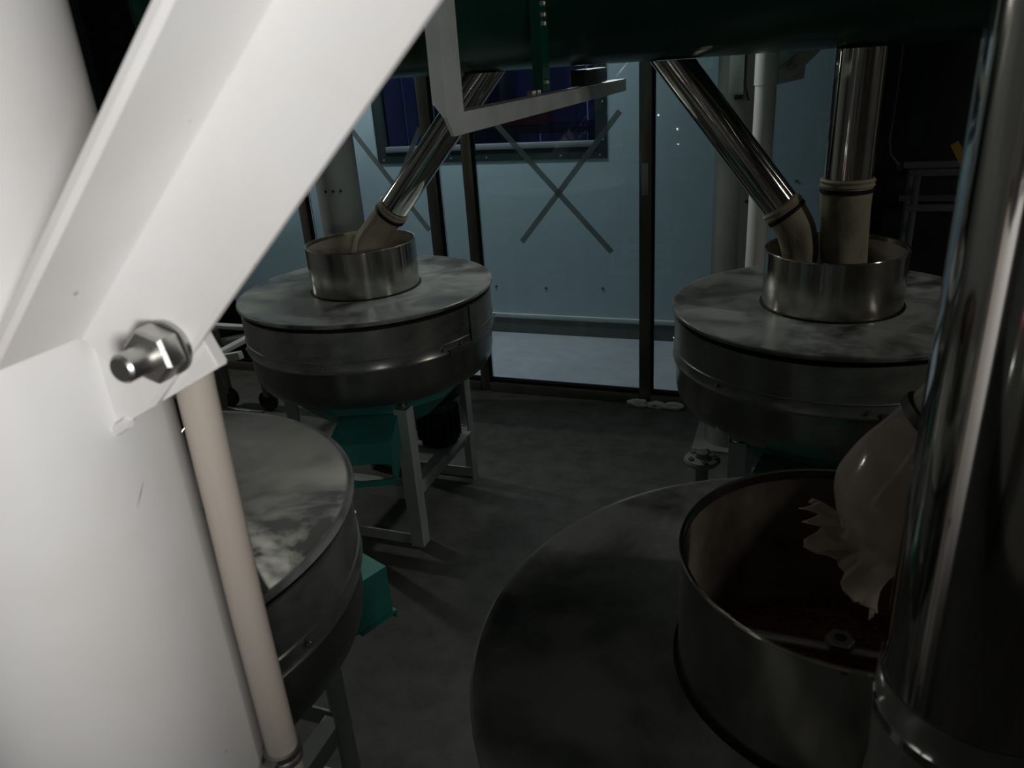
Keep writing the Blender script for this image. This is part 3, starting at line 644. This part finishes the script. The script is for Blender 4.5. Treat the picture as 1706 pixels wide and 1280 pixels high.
def bag_mesh():
    n, k_ = 56, 40; m = MB(); rows = []
    path = [Vector((0.020, 0, 0.028)), Vector((0, 0, 0)), Vector((-0.016, 0.0, -0.040)), Vector((-0.030, -0.002, -0.082)), Vector((-0.046, -0.006, -0.116)), Vector((-0.062, -0.010, -0.138)), Vector((-0.084, -0.012, -0.156))]
    rad = [0.0545, 0.0548, 0.069, 0.074, 0.060, 0.040, 0.066]
    def samp(t):
        x = t*(len(path)-1); i = min(int(x), len(path)-2); f_ = x-i
        p0, p1, p2, p3 = path[max(i-1, 0)], path[i], path[i+1], path[min(i+2, len(path)-1)]
        h = lambda a, b, c, d: 0.5*((2*b)+(c-a)*f_+(2*a-5*b+4*c-d)*f_*f_+(3*b-a-3*c+d)*f_**3)
        q = [h(p0[j], p1[j], p2[j], p3[j]) for j in range(3)]
        r0, r1, r2, r3 = rad[max(i-1, 0)], rad[i], rad[i+1], rad[min(i+2, len(rad)-1)]
        return Vector(q), h(r0, r1, r2, r3)
    for j in range(k_+1):
        t = j/k_; p, rr = samp(t); pn, _ = samp(min(t+0.02, 1)); pp, _ = samp(max(t-0.02, 0))
        tg = (pn-pp).normalized(); ref = Vector((0, 1, 0)); ref = (ref - tg*ref.dot(tg)).normalized(); b_ = tg.cross(ref)
        w = max(0, (t-0.55)/0.45)
        row = []
        for i in range(n):
            a = 2*PI*i/n
            q = rr*(1 + 0.26*w*noise.noise(Vector((math.cos(a)*3.2, math.sin(a)*3.2, t*3))) + 0.07*w*math.sin(a*13+5*t) + 0.03*noise.noise(Vector((math.cos(a)*2, math.sin(a)*2, t*5))))
            off = tg*(0.022*w*w*noise.noise(Vector((math.cos(a)*4+9, math.sin(a)*4, 1))))
            row.append(m.bm.verts.new(p + (ref*math.cos(a)+b_*math.sin(a))*q + off))
        rows.append(row)
    for A, Bq in zip(rows, rows[1:]):
        for i in range(n): m.bm.faces.new((A[i], A[(i+1) % n], Bq[(i+1) % n], Bq[i]))
    return m
bag_mesh().build('plastic_bag', M['plastic'], bag, solid=0.0006)
dn = (Vector((1.08, 0.80, 2.46)) - Vector((0.162, 0.80, 1.212)))
tb_ = MB().lathe([(0.0552, -0.007), (0.059, -0.005), (0.059, 0.005), (0.0552, 0.007)], 48).build('hose_clamp', M['black'], bag, loc=dn.normalized()*0.006); tb_.rotation_mode = 'QUATERNION'; tb_.rotation_quaternion = dn.to_track_quat('Z', 'Y')
cf = MB().lathe([(0.0535, 0.0), (0.0548, 0.002), (0.0548, 0.055), (0.0535, 0.057)], 48).build('bag_collar', M['canvas'], bag, loc=dn.normalized()*0.016); cf.rotation_mode = 'QUATERNION'; cf.rotation_quaternion = dn.to_track_quat('Z', 'Y')

# ------------------------------------------------------------------ trolley left of the far mill
tl = empty('hand_trolley', (-2.62, 2.78, 0))
for y in (-0.18, 0.18):
    B('frame_bar', (-0.30, y-0.02, 0.435), (0.16, y+0.02, 0.455), M['framewhite'], tl, 0.002)
    MB().box((-0.28, y-0.015, -0.018), (0.28, y+0.015, 0.018), 0.002, Matrix.Translation((0, 0, 0.39)) @ Matrix.Rotation(R(-12), 4, 'Y')).build('slanting_bar', M['framewhite'], tl)
B('end_bar', (0.12, -0.16, 0.435), (0.16, 0.16, 0.455), M['framewhite'], tl, 0.002)
for x, y in ((-0.16, -0.15), (0.09, -0.15), (-0.16, 0.15), (0.09, 0.15)):
    if y < 0 and x > 0:
        m = MB(); n = 14
        pts = [(0.035+0.03*math.sin(PI*i/n), 0.40-0.30*i/n) for i in range(n+1)] + [(-0.06, 0.13), (-0.02, 0.22), (-0.03, 0.40)]
        m.prism(pts, (1, 0, 0), (0, 0, 1), (0, 0.006, 0), (x-0.05, y, 0)); m.build('wheel_fork', M['sheet'], tl)
    else: B('leg', (x-0.015, y-0.015, 0.08), (x+0.015, y+0.015, 0.435), M['sheet'], tl)
    wl = MB(); wl.lathe([(0.0, -0.012), (0.05, -0.014), (0.055, -0.008), (0.055, 0.008), (0.05, 0.014), (0, 0.012)], 28)
    w_ = wl.build('wheel', M['black'], tl, loc=(x, y+(0.022 if y < 0 and x > 0 else 0.0), 0.055)); w_.rotation_euler = (R(90), 0, 0)
B('lower_bar', (-0.16, -0.155, 0.13), (0.30, -0.135, 0.15), M['sheet'], tl, 0.002)
MB().tube([(0.03, -0.152, 0.27), (0.03, -0.17, 0.27)], 0.016, 16).build('axle_bolt', M['bolt'], tl)
tag(tl, 'small metal hand trolley standing left of the far left mill', 'trolley')

# ------------------------------------------------------------------ control panel behind the viewer, whose lamps mirror in the glass
cpn = empty('control_panel', (-1.52, -1.16, 0.0))
B('cabinet', (-0.5, -0.22, 0.30), (0.5, -0.02, 1.35), M['darkwall'], cpn, 0.006); B('cabinet_door', (-0.48, -0.02, 0.32), (0.48, -0.005, 1.33), M['darkwall'], cpn, 0.003)
B('plinth', (-0.45, -0.2, 0), (0.45, -0.04, 0.30), M['black'], cpn)
for i, (x, z) in enumerate([(-1.74, .88), (-1.68, .88), (-1.61, .88), (-1.53, .89), (-1.26, .88), (-1.19, .88), (-1.53, 1.04), (-1.38, 1.02), (-1.18, .73), (-1.75, .74), (-1.87, .51)]):
    b_ = MB().lathe([(0, 0.009), (0.006, 0.008), (0.009, 0.004), (0.009, 0)], 14).build('indicator_lamp', M['ledred' if i == 9 else 'led'], cpn, loc=(x+1.52, -0.005, z)); b_.rotation_euler = (R(-90), 0, 0)
tag(cpn, 'grey control cabinet with rows of indicator lamps', 'cabinet')
